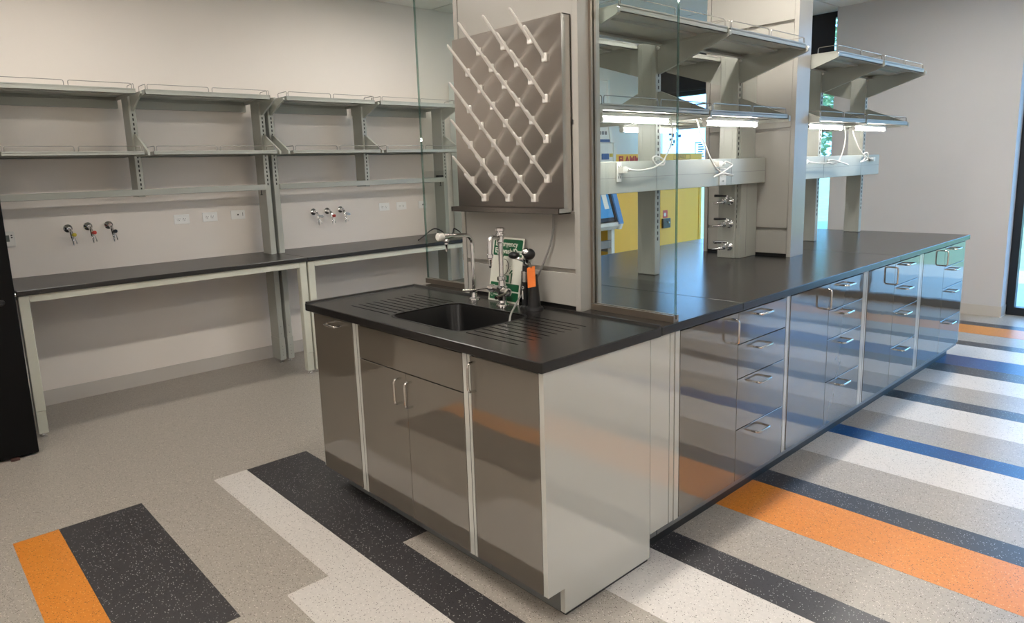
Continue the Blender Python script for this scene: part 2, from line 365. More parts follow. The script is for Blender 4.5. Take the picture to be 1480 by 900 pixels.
# ------------------------------------------------------------------ wall benches with shelving
ZB = 0.906; XBF = -3.355
def slots(b, x, yc, z0, z1, face=1, pitch=0.0315):
    z = z0
    while z < z1-0.02:
        b.box(min(x, x+0.0012*face), max(x, x+0.0012*face), yc-0.0045, yc+0.0045, z, z+0.018); z += pitch
def guard(b, x, y0, y1, z, side_dx):
    """two wire loops along the front edge of a shelf and one short loop at each end"""
    ym = (y0+y1)/2; h = 0.036
    for a, c in ((y0+0.02, ym-0.012), (ym+0.012, y1-0.02)):
        b.tube(round_path([(x, a, z), (x, a, z+h), (x, c, z+h), (x, c, z)], 0.012, 3), 0.0022, 5)
    for yv in (y0+0.008, y1-0.008):
        b.tube(round_path([(x, yv, z), (x, yv, z+h), (x-side_dx*0.3, yv, z+h), (x-side_dx*0.3, yv, z)], 0.012, 3), 0.0022, 5)
def shelf_tray(parent, xf, xb, y0, y1, ztop, h, mat='shelf_metal', wires=True):
    """open-bottomed tray: sheet, front lip, rear lip, stiffening channel underneath"""
    s = 1 if xf > xb else -1
    b = B(); b.box(min(xf, xb), max(xf, xb), y0, y1, ztop-0.010, ztop-0.007)
    b.box(min(xf, xf-0.004*s), max(xf, xf-0.004*s), y0, y1, ztop-h, ztop); b.box(min(xb, xb+0.004*s), max(xb, xb+0.004*s), y0, y1, ztop-h, ztop-0.002)
    b.box(min(xf, xf-0.03*s), max(xf, xf-0.03*s), y0, y1, ztop-h, ztop-h+0.003); b.box(min(xb, xb+0.03*s), max(xb, xb+0.03*s), y0, y1, ztop-h, ztop-h+0.003)
    for yv in (y0, y1-0.003): b.box(min(xf, xb), max(xf, xb), yv, yv+0.003, ztop-h, ztop-0.002)
    xm = (xf+xb)/2
    b.box(xm-0.045, xm+0.045, y0+0.03, y1-0.03, ztop-0.022, ztop-0.010)
    o = b.build('shelf', mat, parent)
    if wires:
        g = B(); guard(g, xf-0.006*s, y0, y1, ztop-0.004, (xf-xb)); auto(g.build('guard_rail', 'wire', o))
    return o
def bracket(parent, xa, xt, yc, z_hi, z_lo, ztip, up, w=0.014, mat='shelf_metal'):
    """tapered bracket from upright face xa to tip xt; up: web above the shelf, else below"""
    s = 1 if xt > xa else -1
    if up: poly = [(xa, z_lo), (xa, z_hi), (xa+0.02*s, z_hi), (xt-0.012*s, ztip+0.016), (xt, ztip+0.010), (xt, z_lo)]
    else: poly = [(xa, z_hi), (xt-0.004*s, z_hi), (xt, z_hi-0.006), (xt, ztip), (xt-0.012*s, ztip-0.008), (xa+0.015*s, z_lo), (xa, z_lo)]
    return B().prism(poly, 'y', yc-w/2, yc+w/2).build('bracket', mat, parent)
def bench(y0, y1, ups, mid, lab):
    t = thing('lab_bench', lab, 'lab bench', (XBF, (y0+y1)/2, 0), 'steel lab benches along the left wall')
    bx('bench_top', 'bench_top', t, XW+0.012, XBF, y0, y1, ZB-0.030, ZB, bev=0.003)
    for ya in (y0+0.005, y1-0.060):
        lg = B(); lg.box(XBF-0.075, XBF-0.02, ya, ya+0.055, 0.165, ZB-0.032, bev=0.004); lg.box(XBF-0.073, XBF-0.022, ya+0.002, ya+0.053, 0.028, 0.164)
        o = lg.build('leg', 'bench_frame', t)
        B().lathe((XBF-0.047, ya+0.027, 0), (0, 0, 1), [(0, 0.02), (0.008, 0.02), (0.010, 0.007), (0.03, 0.007)], 12).build('levelling_foot', 'chrome', o)
        bx('side_rail', 'bench_frame', t, XW+0.13, XBF-0.075, ya+0.008, ya+0.047, ZB-0.072, ZB-0.032)
    if y0 < 0:
        auto(B().lathe((XBF-0.03, y0-0.002, ZB-0.022), (0, -1, 0), [(0, 0.012), (0.012, 0.012), (0.014, 0.008), (0.03, 0.008)], 12).build('corner_bolt', 'chrome', t))
    bx('front_rail', 'bench_frame', t, XBF-0.072, XBF-0.022, y0+0.060, y1-0.060, ZB-0.074, ZB-0.032)
    xf, xb = -3.835, -3.985
    for yu in ups:
        b = B(); b.box(xb, xf, yu, yu+0.045, 0.20, 2.10, bev=0.003); o = b.build('upright', 'shelf_metal', t)
        lo = B(); lo.box(xb+0.002, xf+0.003, yu-0.002, yu+0.047, 0.032, 0.215); lo.build('foot_sleeve', 'shelf_metal', o)
        sl = B(); slots(sl, xf, yu+0.0225, 1.42+0.03, 2.06); stuff(sl.build('slots', 'slot_black', o))
        sc_ = B()
        for z in (0.07, 0.095, 0.12, 0.145, 0.25, 0.31): sc_.lathe((xf+0.002, yu+0.022, z), (1, 0, 0), [(0, 0.004), (0.0025, 0.003)], 6)
        sc_.build('screws', 'grey_plastic', o)
        B().lathe((xf-0.03, yu+0.022, 0), (0, 0, 1), [(0, 0.018), (0.008, 0.018), (0.010, 0.006), (0.035, 0.006)], 12).build('levelling_foot', 'chrome', o)
    b = B(); b.box(xb, xf, mid, mid+0.045, 1.405, 2.10, bev=0.003); o = b.build('upright', 'shelf_metal', t); o['label'] = 'short middle upright hung on the rail'
    sl = B(); slots(sl, xf, mid+0.0225, 1.45, 2.06); stuff(sl.build('slots', 'slot_black', o))
    bx('rail', 'shelf_metal', t, -3.875, -3.825, ups[0]+0.045, ups[1], 1.413, 1.457, bev=0.003)
    for yk in (ups[1]-0.03,):
        B().lathe((-3.85, yk, 1.375), (0, 0, 1), [(0, 0.011), (0.004, 0.011), (0.006, 0.004), (0.04, 0.004)], 8).build('clamp_screw', 'black_plastic', t)
    cs = [ups[0]+0.0225, mid+0.0225, ups[1]+0.0225]
    for yc in cs:
        bracket(t, xf-0.002, -3.585, yc, 2.095, 1.985, 2.082, False)
        bracket(t, xf-0.002, -3.565, yc, 1.835, 1.680, 1.695, True)
    for a, c in zip(cs, cs[1:]):
        shelf_tray(t, -3.60, -4.085, a+0.028, c-0.028, 2.112, 0.034)
        shelf_tray(t, -3.555, -4.085, a+0.028, c-0.028, 1.708, 0.026)
        bx('back_channel', 'shelf_metal', t, -4.085, -4.055, a+0.030, c-0.030, 2.025, 2.077)
    return t
bench(-0.905, 0.925, (-0.905, 0.857), -0.064, 'long wall bench and shelving unit beside the black cabinet, three gas taps above')
bench(0.928, 2.72, (0.928, 2.625), 1.765, 'wall bench and shelving unit further from the camera, behind the sink faucets')
bolt = None

# gas taps on the wall
def tap(y, z, knob, lab, wing=False):
    t = thing('gas_tap', lab, 'gas tap', (XW, y, z), 'gas taps above the wall benches')
    auto(B().lathe((XW, y, z), (1, 0, 0), [(0, 0.028), (0.006, 0.028), (0.012, 0.02), (0.016, 0.013), (0.05, 0.012)], 16).build('flange', 'chrome', t))
    b = B(); b.tube(spline([(XW+0.035, y, z), (XW+0.06, y+0.004, z-0.012), (XW+0.07, y+0.006, z-0.045), (XW+0.07, y+0.008, z-0.065)], 4), 0.011, 10)
    b.lathe((XW+0.07, y+0.008, z-0.06), (0, 0.05, -1), [(0, 0.011), (0.01, 0.008), (0.015, 0.0095), (0.022, 0.0065), (0.028, 0.008), (0.036, 0.005), (0.055, 0.0035)], 10)
    auto(b.build('spout', 'chrome', t))
    if wing:
        B().prism([(y+0.008, z-0.022), (y+0.045, z-0.030), (y+0.058, z-0.045), (y+0.04, z-0.055), (y+0.012, z-0.045)], 'x', XW+0.066, XW+0.082).build('lever', 'nickel', t)
        if knob: auto(B().lathe((XW+0.07, y+0.03, z-0.035), (1, 0.2, 0), [(0, 0.009), (0.02, 0.012), (0.028, 0.010)], 12).build('knob', knob, t))
    else:
        auto(B().lathe((XW+0.072, y+0.012, z-0.042), (1, 0.35, 0), [(0, 0.006), (0.012, 0.006), (0.013, 0.013), (0.026, 0.013), (0.030, 0.009)], 12).build('knob', knob, t))
    B().tube([(XW+0.075, y+0.02, z-0.06), (XW+0.085, y+0.026, z-0.09), (XW+0.085, y+0.028, z-0.105)], 0.0035, 6).build('side_pin', 'chrome', t)
tap(-0.473, 1.209, 'yellow_plastic', 'chrome wall gas tap with a yellow knob')
tap(-0.350, 1.214, 'red_plastic', 'chrome wall gas tap with a red knob on the bench beside the black cabinet')
tap(-0.219, 1.213, 'black_plastic', 'chrome wall gas tap with a black knob')
tap(1.380, 1.204, None, 'chrome lever tap leftmost of the three above the further bench', True)
tap(1.513, 1.204, 'red_plastic', 'chrome tap with a small red knob above the further bench')
tap(1.643, 1.208, None, 'chrome lever tap rightmost of the three above the further bench', True)
# outlets
def outlet(y, z, lab, duplex=True, W=0.114, H=0.072):
    t = thing('wall_outlet', lab, 'wall plate', (XW, y, z), 'wall plates above the benches')
    bx('plate', 'plate_white', t, XW, XW+0.006, y-W/2, y+W/2, z-H/2, z+H/2, bev=0.002)
    if duplex:
        for s in (-1, 1):
            r = auto(B().lathe((XW+0.006, y+0.02*s, z), (1, 0, 0), [(0, 0.0165), (0.002, 0.0165), (0.0025, 0.0155)], 16).build('receptacle', 'plate_white', t))
            h = B()
            for dy, dz in ((-0.006, 0.004), (0.006, 0.004)): h.box(XW+0.0082, XW+0.0092, y+0.02*s+dy-0.001, y+0.02*s+dy+0.001, z+dz-0.004, z+dz+0.004)
            h.box(XW+0.0082, XW+0.0092, y+0.02*s-0.0022, y+0.02*s+0.0022, z-0.010, z-0.006); h.build('pin_holes', 'slot_black', r)
    else:
        bx('port', 'slot_black', t, XW+0.006, XW+0.0068, y-0.006, y+0.005, z-0.006, z+0.006)
        bx('label_strip', 'grey_plastic', t, XW+0.006, XW+0.0065, y+0.036, y+0.040, z-0.012, z+0.016)
outlet(0.284, 1.218, 'white double wall socket left of the other socket above the nearer bench')
outlet(0.497, 1.222, 'white double wall socket between another socket and the data plate, nearer bench')
outlet(0.719, 1.224, 'white data plate beside the steel upright above the nearer bench', False)
outlet(2.105, 1.204, 'white double wall socket nearest the taps above the further bench')
outlet(2.298, 1.202, 'white double wall socket beside the glass screen edge above the further bench')
outlet(2.549, 1.200, 'white data plate seen at the edge of the left glass screen', False, 0.10)
t = thing('thermostat', 'white wall thermostat with a small grey display beside the black cabinet', 'thermostat', (XW, -0.825, 1.166))
bx('case', 'white_plastic', t, XW, XW+0.022, -0.885, -0.783, 1.115, 1.215, bev=0.004)
bx('display', 'screen_grey', t, XW+0.022, XW+0.0232, -0.866, -0.815, 1.150, 1.192)
for z in (1.176, 1.190): bx('button', 'black_plastic', t, XW+0.022, XW+0.0245, -0.806, -0.797, z-0.004, z+0.004)
# black cable on the further bench, black gadget on the rail
c = auto(B().tube(spline([(-3.62, 2.14, 0.911), (-3.75, 2.30, 0.93), (-3.86, 2.50, 0.975), (-3.80, 2.56, 0.94), (-3.62, 2.42, 0.912), (-3.66, 2.56, 0.93), (-3.78, 2.68, 0.965), (-3.70, 2.69, 0.93), (-3.60, 2.60, 0.911)], 5), 0.006, 6).build('power_cable', 'black_plastic'))
tag(c, 'black loose cable lying on the further wall bench behind the glass', 'cable')
tag(bx('clamp_block', 'black_plastic', None, -3.872, -3.828, 2.56, 2.62, 1.4575, 1.478, bev=0.003), 'small black block lying on the shelf rail behind the glass', 'block')
# black cabinet at the left edge
t = thing('storage_cabinet', 'tall black cabinet standing at the left edge beside the bench', 'cabinet', (-3.6, -1.4, 0))
bx('body', 'black_gloss', t, -4.05, -3.125, -1.45, -0.94, 0.012, 1.52, bev=0.004)
d = bx('door', 'black_gloss', t, -3.123, -3.10, -1.447, -0.942, 0.012, 1.517, bev=0.003)
auto(B().lathe((-3.10, -1.01, 0.885), (1, 0, 0), [(0, 0.018), (0.006, 0.017), (0.008, 0.010), (0.012, 0.008)], 16).build('lock', 'black_plastic', d))
for x, y in ((-3.085, -1.05), (-3.085, -1.38), (-4.0, -1.05), (-4.0, -1.38)): bx('foot', 'rubber_brown', t, x-0.045, x+0.012, y-0.03, y+0.012, 0, 0.011)

# ------------------------------------------------------------------ island: end run with sink
H = 0.914
def handle(parent, p0, p1, out, r=0.0048):
    p0, p1, out = Vector(p0), Vector(p1), Vector(out)
    return auto(B().tube(round_path([p0, p0+out, p1+out, p1], 0.016, 4), r, 8).build('handle', 'nickel', parent))
YF = 0.020   # plane of the sink-side doors
t = thing('base_cabinet', 'narrow gloss taupe pull-out cabinet at the left end of the sink run', 'cabinet', (-1.345, 0.3, 0), 'sink run cabinets')
bx('body', 'cream_gloss', t, -1.523, -1.166, YF+0.02, 0.575, 0.10, 0.876)
d = bx('door', 'taupe_gloss', t, -1.517, -1.170, YF, YF+0.019, 0.103, 0.868, bev=0.0012)
handle(d, (-1.368, YF, 0.842), (-1.262, YF, 0.842), (0, -0.034, 0))
bx('filler_strip', 'cream_gloss', t, -1.166, -1.124, YF+0.001, YF+0.012, 0.100, 0.876)
bx('strip_groove', 'dark_gap', t, -1.1405, -1.1385, YF+0.0004, YF+0.0012, 0.101, 0.875)
bx('toe_kick', 'toe_rail', t, -1.44, -1.13, YF+0.075, YF+0.085, 0.012, 0.10)
t = thing('base_cabinet', 'wide gloss taupe double-door cabinet under the black sink', 'cabinet', (-0.77, 0.3, 0), 'sink run cabinets')
bx('body', 'cream_gloss', t, -1.124, -0.413, YF+0.02, 0.575, 0.10, 0.70)
bx('apron', 'taupe_gloss', t, -1.121, -0.416, YF, YF+0.019, 0.724, 0.868, bev=0.0012)
d = bx('door', 'taupe_gloss', t, -1.121, -0.777, YF, YF+0.019, 0.103, 0.720, bev=0.0012)
handle(d, (-0.812, YF, 0.594), (-0.812, YF, 0.696), (0, -0.034, 0))
d = bx('door', 'taupe_gloss', t, -0.774, -0.416, YF, YF+0.019, 0.103, 0.720, bev=0.0012)
handle(d, (-0.738, YF, 0.594), (-0.738, YF, 0.696), (0, -0.034, 0))
bx('filler_strip', 'cream_gloss', t, -0.413, -0.374, YF+0.001, YF+0.012, 0.100, 0.876)
bx('strip_groove', 'dark_gap', t, -0.3885, -0.3865, YF+0.0004, YF+0.0012, 0.101, 0.875)
bx('toe_kick', 'toe_rail', t, -1.128, -0.38, YF+0.075, YF+0.085, 0.012, 0.10)
t = thing('base_cabinet', 'single-door gloss taupe cabinet beside the cream end panel', 'cabinet', (-0.2, 0.3, 0), 'sink run cabinets')
bx('body', 'cream_gloss', t, -0.372, -0.033, YF+0.02, 0.575, 0.10, 0.876)
d = bx('door', 'taupe_gloss', t, -0.371, -0.036, YF, YF+0.019, 0.103, 0.868, bev=0.0012)
handle(d, (-0.345, YF, 0.746), (-0.345, YF, 0.850), (0, -0.034, 0))
bx('toe_kick', 'toe_rail', t, -0.378, -0.033, YF+0.075, YF+0.085, 0.012, 0.10)
ep = [(YF-0.002, 0.105), (YF+0.078, 0.105), (YF+0.078, 0.012), (0.578, 0.012), (0.578, 0.8775), (YF-0.002, 0.8775)]
tag(B().prism(ep, 'x', -0.032, -0.012).build('end_panel', 'cream_gloss'), 'glossy cream end panel with a toe notch at the sink corner', 'panel')
tag(bx('panel_plinth', 'toe_black', None, -0.030, -0.016, YF+0.085, 0.57, 0.0, 0.0118), 'thin black plinth under the cream end panel', 'plinth')
tag(bx('plinth', 'toe_black', None, -1.42, -0.034, YF+0.086, 0.60, 0.0, 0.0995), 'black recessed plinth under the sink cabinets', 'plinth')
tag(B().prism([(-1.525, YF+0.002), (-1.525, 0.62), (-1.5235, 0.62), (-1.5235, YF+0.002)], 'z', 0.105, 0.8775).build('end_panel', 'cream_gloss'), 'cream end panel on the far left side of the sink run', 'panel')
# worktop with cut-out and drain grooves
def rrect(x0, x1, y0, y1, r, n=6):
    out = []
    for cx, cy, a0 in ((x1-r, y1-r, 0), (x0+r, y1-r, 90), (x0+r, y0+r, 180), (x1-r, y0+r, 270)):
        for k in range(n+1):
            a = math.radians(a0+90*k/n); out.append((cx+r*math.cos(a), cy+r*math.sin(a)))
    return out
SX0, SX1, SY0, SY1 = -0.995, -0.515, 0.098, 0.462
slab = B().box(-1.562, 0.0, 0.0, 0.632, H-0.036, H, bev=0.003).build('worktop_slab', 'epoxy')
cut = B().prism(rrect(SX0, SX1, SY0, SY1, 0.06), 'z', H-0.1, H+0.1)
co = cut.build('cutter', None)
md = slab.modifiers.new('b', 'BOOLEAN'); md.object = co; md.operation = 'DIFFERENCE'; md.solver = 'EXACT'
gr = B()
for i in range(10):
    y = 0.112+0.0392*i
    for xa, xb in ((-1.322, -1.012), (-0.498, -0.222)):
        deep = xb if xa < -1 else xa; shal = xa if xa < -1 else xb
        gr.prism([(deep, H-0.0065), (shal, H-0.0012), (shal, H+0.01), (deep, H+0.01)], 'y', y-0.0042, y+0.0042)
go = gr.build('cutter', None)
md = slab.modifiers.new('g', 'BOOLEAN'); md.object = go; md.operation = 'DIFFERENCE'; md.solver = 'EXACT'
bpy.context.view_layer.update()
me2 = bpy.data.meshes.new_from_object(slab.evaluated_get(bpy.context.evaluated_depsgraph_get()))
for o in (slab, co, go): bpy.data.objects.remove(o)
sink = thing('sink_worktop', 'black epoxy worktop with a moulded sink and grooved drainboards', 'worktop', (-0.78, 0.3, H-0.036))
link('slab', me2, 'epoxy', sink)
lip = B()
lip.prism([(-1.562, H-0.001), (-1.562, H+0.007), (-1.545, H+0.007), (-1.535, H-0.001)], 'y', 0.004, 0.63)
lip.prism([(0.632, H-0.001), (0.632, H+0.008), (0.622, H+0.008), (0.612, H-0.001)], 'x', -1.56, -0.002)
lip.build('raised_edge', 'epoxy', sink)
def rings(sets, close=True):
    b = B(); R = [[b.bm.verts.new((x, y, z)) for x, y in o] for o, z in sets]; n = len(R[0])
    for A, C in zip(R, R[1:]):
        for i in range(n): b.bm.faces.new((A[i], A[(i+1) % n], C[(i+1) % n], C[i]))
    if close: b.bm.faces.new(R[-1])
    return b
bowl = auto(rings([(rrect(SX0-0.014, SX1+0.014, SY0-0.010, SY1+0.014, 0.07), H+0.0006), (rrect(SX0-0.004, SX1+0.004, SY0-0.004, SY1+0.004, 0.062), H+0.0015), (rrect(SX0, SX1, SY0, SY1, 0.06), H-0.004), (rrect(SX0+0.006, SX1-0.006, SY0+0.006, SY1-0.006, 0.06), H-0.15),
             (rrect(SX0+0.03, SX1-0.03, SY0+0.03, SY1-0.03, 0.05), H-0.19), (rrect(SX0+0.12, SX1-0.12, SY0+0.10, SY1-0.10, 0.05), H-0.195)]).build('bowl', 'bowl_black', sink), 40)
auto(B().lathe((-0.755, 0.28, H-0.1955), (0, 0, 1), [(0, 0.035), (0.003, 0.035), (0.004, 0.026), (0.0015, 0.02), (0.0035, 0.008), (0.012, 0.006)], 20).build('drain', 'chrome', sink))

# ------------------------------------------------------------------ island: long run
CY = [(0.772, 1.211, 1.650), (1.692, 2.125, 2.572), (2.642, 3.060, 3.498), (3.572, 4.020, 4.488)]
XF = -0.012
which = ('nearest the sink end panel', 'second from the sink end', 'third from the sink end', 'at the far end by the window')
for i, (ya, ym, yb) in enumerate(CY):
    t = thing('drawer_cabinet', 'taupe island cabinet with a door and four drawers, %s' % which[i], 'cabinet', (-0.5, (ya+yb)/2, 0), 'island drawer cabinets')
    bx('body', 'cream_gloss', t, -1.50, XF-0.02, ya, yb, 0.104, 0.876)
    d = bx('door', 'taupe_gloss', t, XF-0.019, XF, ya+0.002, ym-0.0015, 0.106, 0.872, bev=0.0012)
    handle(d, (XF, ym-0.062, 0.752), (XF, ym-0.062, 0.854), (0.036, 0, 0))
    for z0, z1, hz in ((0.732, 0.872, 0.846), (0.578, 0.729, 0.697), (0.346, 0.575, 0.538), (0.106, 0.343, 0.306)):
        d = bx('drawer', 'taupe_gloss', t, XF-0.019, XF, ym+0.0015, yb-0.002, z0, z1, bev=0.0012)
        yc = (ym+yb)/2-0.028
        handle(d, (XF, yc-0.056, hz), (XF, yc+0.056, hz), (0.036, 0, 0))
    ye = CY[i+1][0] if i < 3 else yb+0.010
    bx('filler_strip', 'cream_gloss', t, XF-0.014, XF-0.001 if i < 3 else XF, yb+(0.004 if i < 3 else 0.001), ye-(0.004 if i < 3 else 0.0), 0.106, 0.876)
    if i < 3: bx('strip_groove', 'dark_gap', t, XF-0.0012, XF-0.0006, (yb+ye)/2+0.010, (yb+ye)/2+0.0125, 0.107, 0.875)
    bx('bottom_rail', 'toe_rail', t, XF-0.055, XF-0.004, ya-(0.02 if i else 0.14), ye-0.0215, 0.085, 0.1035)
t = thing('filler_panel', 'flat cream filler panel between the end panel and the island drawers', 'panel', (-0.02, 0.67, 0.1))
bx('wide_board', 'cream_gloss', t, XF-0.018, XF-0.002, 0.5835, 0.7035, 0.106, 0.876)
bx('narrow_board', 'cream_gloss', t, XF-0.018, XF-0.002, 0.7075, 0.735, 0.106, 0.876)
bx('edge_strip', 'cream_gloss', t, XF-0.018, XF+0.001, 0.738, 0.767, 0.106, 0.876)
bx('bottom_rail', 'toe_rail', t, XF-0.055, XF-0.004, 0.581, 0.628, 0.085, 0.1035)
tag(bx('plinth', 'toe_black', None, -1.42, -0.072, 0.602, 4.47, 0.0, 0.0995), 'long black recessed plinth under the island drawer cabinets', 'plinth')
for a, c, lab in ((0.634, 1.2225, 'short black worktop section between the sink and the first seam'), (1.2245, 3.1015, 'long black worktop section in the middle of the island'), (3.1035, 4.556, 'black worktop section at the far end of the island')):
    tag(bx('island_worktop', 'epoxy', None, -1.53, 0.0, a, c, H-0.034, H, bev=0.0025), lab, 'worktop', 'island worktop sections')

# ------------------------------------------------------------------ service chases
def chase(x0, x1, y0, y1, lab, joints):
    t = thing('service_chase', lab, 'service column', ((x0+x1)/2, (y0+y1)/2, H))
    cw = 0.026
    b = B(); b.box(x0, x0+cw, y0, y1, H+0.0005, ZC); b.box(x1-cw, x1, y0, y1, H+0.0005, ZC); b.build('frame', 'chase_panel', t)
    bx('core', 'chase_panel', t, x0+cw, x1-cw, y0+0.022, y1-0.022, H+0.02, ZC-0.002)
    bx('shadow_base', 'toe_black', t, x0+cw, x1-cw, y0+0.012, y1-0.012, H+0.0005, H+0.0195)  # black block stands in for the shadow in the gap below the panels
    zs = [H+0.018]+joints+[ZC-0.005]
    for z0, z1 in zip(zs, zs[1:]):
        za = z0+(0.009 if z0 > 1 else 0); zb = z1-(0.009 if z1 < ZC-0.1 else 0)
        for ya, yb in ((y0+0.004, y0+0.021), (y1-0.021, y1-0.004)):
            bx('panel', 'chase_panel', t, x0+cw+0.003, x1-cw-0.003, ya, yb, za, zb, bev=0.0015)
    return t
chase(-1.164, -0.410, 0.655, 0.787, 'cream metal service column behind the sink carrying the peg rack', [1.078, 1.680, 2.29])
chase(-1.087, -0.487, 2.692, 2.863, 'cream metal service column in the middle of the island', [1.082, 1.688, 2.305])
# glass splash screens
def screen(x0, x1, wall, lab):
    yg = 0.735; zt = 2.62
    t = thing('glass_screen', lab, 'glass screen', ((x0+x1)/2, yg, H))
    bx('glass', 'screen_glass', t, x0+0.004, x1-0.004, yg-0.005, yg+0.005, H+0.012, zt, bev=0.0012)
    b = B(); b.box(x0, x1, yg-0.016, yg-0.0055, H+0.0005, H+0.026); b.box(x0, x1, yg+0.0055, yg+0.016, H+0.0005, H+0.026); b.box(x0, x1, yg-0.0055, yg+0.0055, H+0.0005, H+0.010)
    b.build('bottom_channel', 'bronze_channel', t)
    fe = x1 if wall == x0 else x0
    bx('polished_edge', 'glass_edge', t, fe-0.0045 if fe == x1 else fe+0.0015, fe-0.0015 if fe == x1 else fe+0.0045, yg-0.0052, yg+0.0052, H+0.027, zt)
    s = 1 if wall == x0 else -1
    b = B(); b.box(min(wall, wall+0.011*s), max(wall, wall+0.011*s), yg-0.016, yg-0.0055, H+0.027, zt); b.box(min(wall, wall+0.011*s), max(wall, wall+0.011*s), yg+0.0055, yg+0.016, H+0.027, zt)
    b.build('wall_channel', 'bronze_channel', t)
screen(-0.409, -0.008, -0.409, 'clear glass splash screen right of the service column')
screen(-1.575, -1.165, -1.165, 'clear glass splash screen left of the service column')

# ------------------------------------------------------------------ peg drying rack
t = thing('peg_rack', 'stainless drying rack with white pegs on the service column', 'drying rack', (-0.77, 0.64, 1.32))
YR = 0.600
b = B(); b.box(-1.112, -0.444, YR, YR+0.004, 1.330, 2.088); b.box(-0.448, -0.444, YR+0.004, 0.654, 1.330, 2.088); b.box(-1.112, -1.108, YR+0.004, 0.654, 1.330, 2.088); b.box(-1.112, -0.444, YR+0.004, 0.654, 2.084, 2.088)
b.build('backplate', 'stainless', t)
PP = 0.0787; X0 = -0.530; Z0 = 1.383
b = B(); b.prism([(YR-0.040, 1.322), (YR-0.040, 1.342), (YR-0.037, 1.342), (YR-0.037, 1.325), (YR+0.004, 1.325), (YR+0.054, 1.325), (YR+0.054, 1.320), (YR-0.038, 1.320)], 'x', -1.120, -0.436)
b.box(-1.120, -1.117, YR-0.04, YR+0.03, 1.320, 1.342); b.box(-0.439, -0.436, YR-0.04, YR+0.03, 1.320, 1.342)
b.build('drip_trough', 'stainless', t)
peg0 = None
for i in range(7):
    for j in range(9):
        if (i+j) % 2 == 0: continue
        x = X0-PP*i; z = Z0+PP*j
        if peg0 is None:
            b = B(); b.box(-0.0135, 0.0135, -0.012, -0.0005, -0.017, 0.017, bev=0.003)
            b.tube([(0, -0.006, 0), (0, -0.065, 0.059), (0, -0.108, 0.102), (0, -0.113, 0.107), (0, -0.1155, 0.1095)], [0.0072, 0.0064, 0.0058, 0.0046, 0.002], 10)
            peg0 = auto(b.build('peg', 'peg_plastic', t)); me_p = peg0.data
            me_p.transform(Matrix.Translation(ORG[t.name]))
            peg0.location = Vector((x, YR, z))-ORG[t.name]
        else:
            p = bpy.data.objects.new('peg', me_p); COL.objects.link(p); p.parent = t; p.location = Vector((x, YR, z))-ORG[t.name]
tb = auto(B().tube(spline([(-0.543, 0.640, 1.319), (-0.546, 0.640, 1.25), (-0.566, 0.640, 1.18), (-0.612, 0.638, 1.09), (-0.650, 0.628, 1.02), (-0.690, 0.603, 0.972), (-0.676, 0.560, 0.957), (-0.628, 0.485, 0.936), (-0.580, 0.415, 0.917), (-0.566, 0.392, 0.872)], 5), 0.0042, 8).build('drain_tube', 'tube_grey'))
tag(tb, 'clear plastic tube hanging from the peg rack trough into the sink', 'tube')

# ------------------------------------------------------------------ sink fittings
t = thing('pure_water_faucet', 'thin chrome swan-neck faucet with a white knob, left of the main faucet', 'faucet', (-0.985, 0.566, H))
auto(B().lathe((-0.985, 0.566, H+0.0005), (0, 0, 1), [(0, 0.026), (0.006, 0.025), (0.012, 0.015), (0.03, 0.012), (0.034, 0.015), (0.042, 0.015), (0.046, 0.009)], 20).build('base', 'chrome', t))
auto(B().tube(round_path([(-0.985, 0.566, H+0.04), (-0.985, 0.566, 1.216), (-0.985, 0.425, 1.222)], 0.05, 8), 0.0095, 12).build('neck', 'chrome', t))
auto(B().lathe((-0.985, 0.430, 1.221), (0, -1, 0), [(0, 0.010), (0.003, 0.014), (0.03, 0.014), (0.032, 0.010)], 14).build('valve_body', 'chrome', t))
auto(B().lathe((-0.985, 0.398, 1.221), (0, -1, 0), [(0, 0.010), (0.002, 0.017), (0.026, 0.018), (0.030, 0.015), (0.031, 0.006)], 18).build('knob', 'white_plastic', t))
auto(B().lathe((-0.985, 0.416, 1.212), (0, 0, -1), [(0, 0.009), (0.008, 0.013), (0.014, 0.013), (0.020, 0.008), (0.026, 0.009), (0.030, 0.0065), (0.058, 0.0045)], 12).build('nozzle', 'chrome', t))
FX, FY = -0.776, 0.552
t = thing('lab_faucet', 'tall chrome lab faucet with vacuum breaker and wrist levers behind the sink', 'faucet', (FX, FY, H))
auto(B().lathe((FX, FY, H+0.0005), (0, 0, 1), [(0, 0.030), (0.005, 0.029), (0.012, 0.019), (0.022, 0.017), (0.024, 0.020), (0.055, 0.020), (0.058, 0.025), (0.082, 0.025), (0.088, 0.017), (0.11, 0.015), (0.113, 0.021), (0.128, 0.021), (0.131, 0.012)], 20).build('base', 'chrome', t))
v = B(); v.lathe((FX-0.005, FY, H+0.070), (-1, 0, 0), [(0, 0.016), (0.045, 0.015), (0.05, 0.019), (0.07, 0.019), (0.074, 0.012), (0.085, 0.012)], 14); v.lathe((FX, FY-0.005, H+0.066), (1, -0.25, 0), [(0, 0.016), (0.035, 0.015), (0.04, 0.019), (0.06, 0.019), (0.066, 0.013)], 14)
auto(v.build('valve_body', 'chrome', t))
auto(B().tube([(FX-0.085, FY-0.002, H+0.070), (FX-0.12, FY-0.02, H+0.064), (FX-0.165, FY-0.042, H+0.054), (FX-0.20, FY-0.06, H+0.052)], [0.005, 0.004, 0.0045, 0.006], 8).build('lever', 'nickel', t))
auto(B().tube([(FX+0.06, FY-0.02, H+0.066), (FX+0.066, FY-0.06, H+0.06), (FX+0.068, FY-0.10, H+0.056)], [0.007, 0.006, 0.0085], 8).build('lever', 'nickel', t))
auto(B().tube([(FX, FY, H+0.125), (FX, FY, 1.20)], 0.0115, 14).build('riser', 'chrome', t))
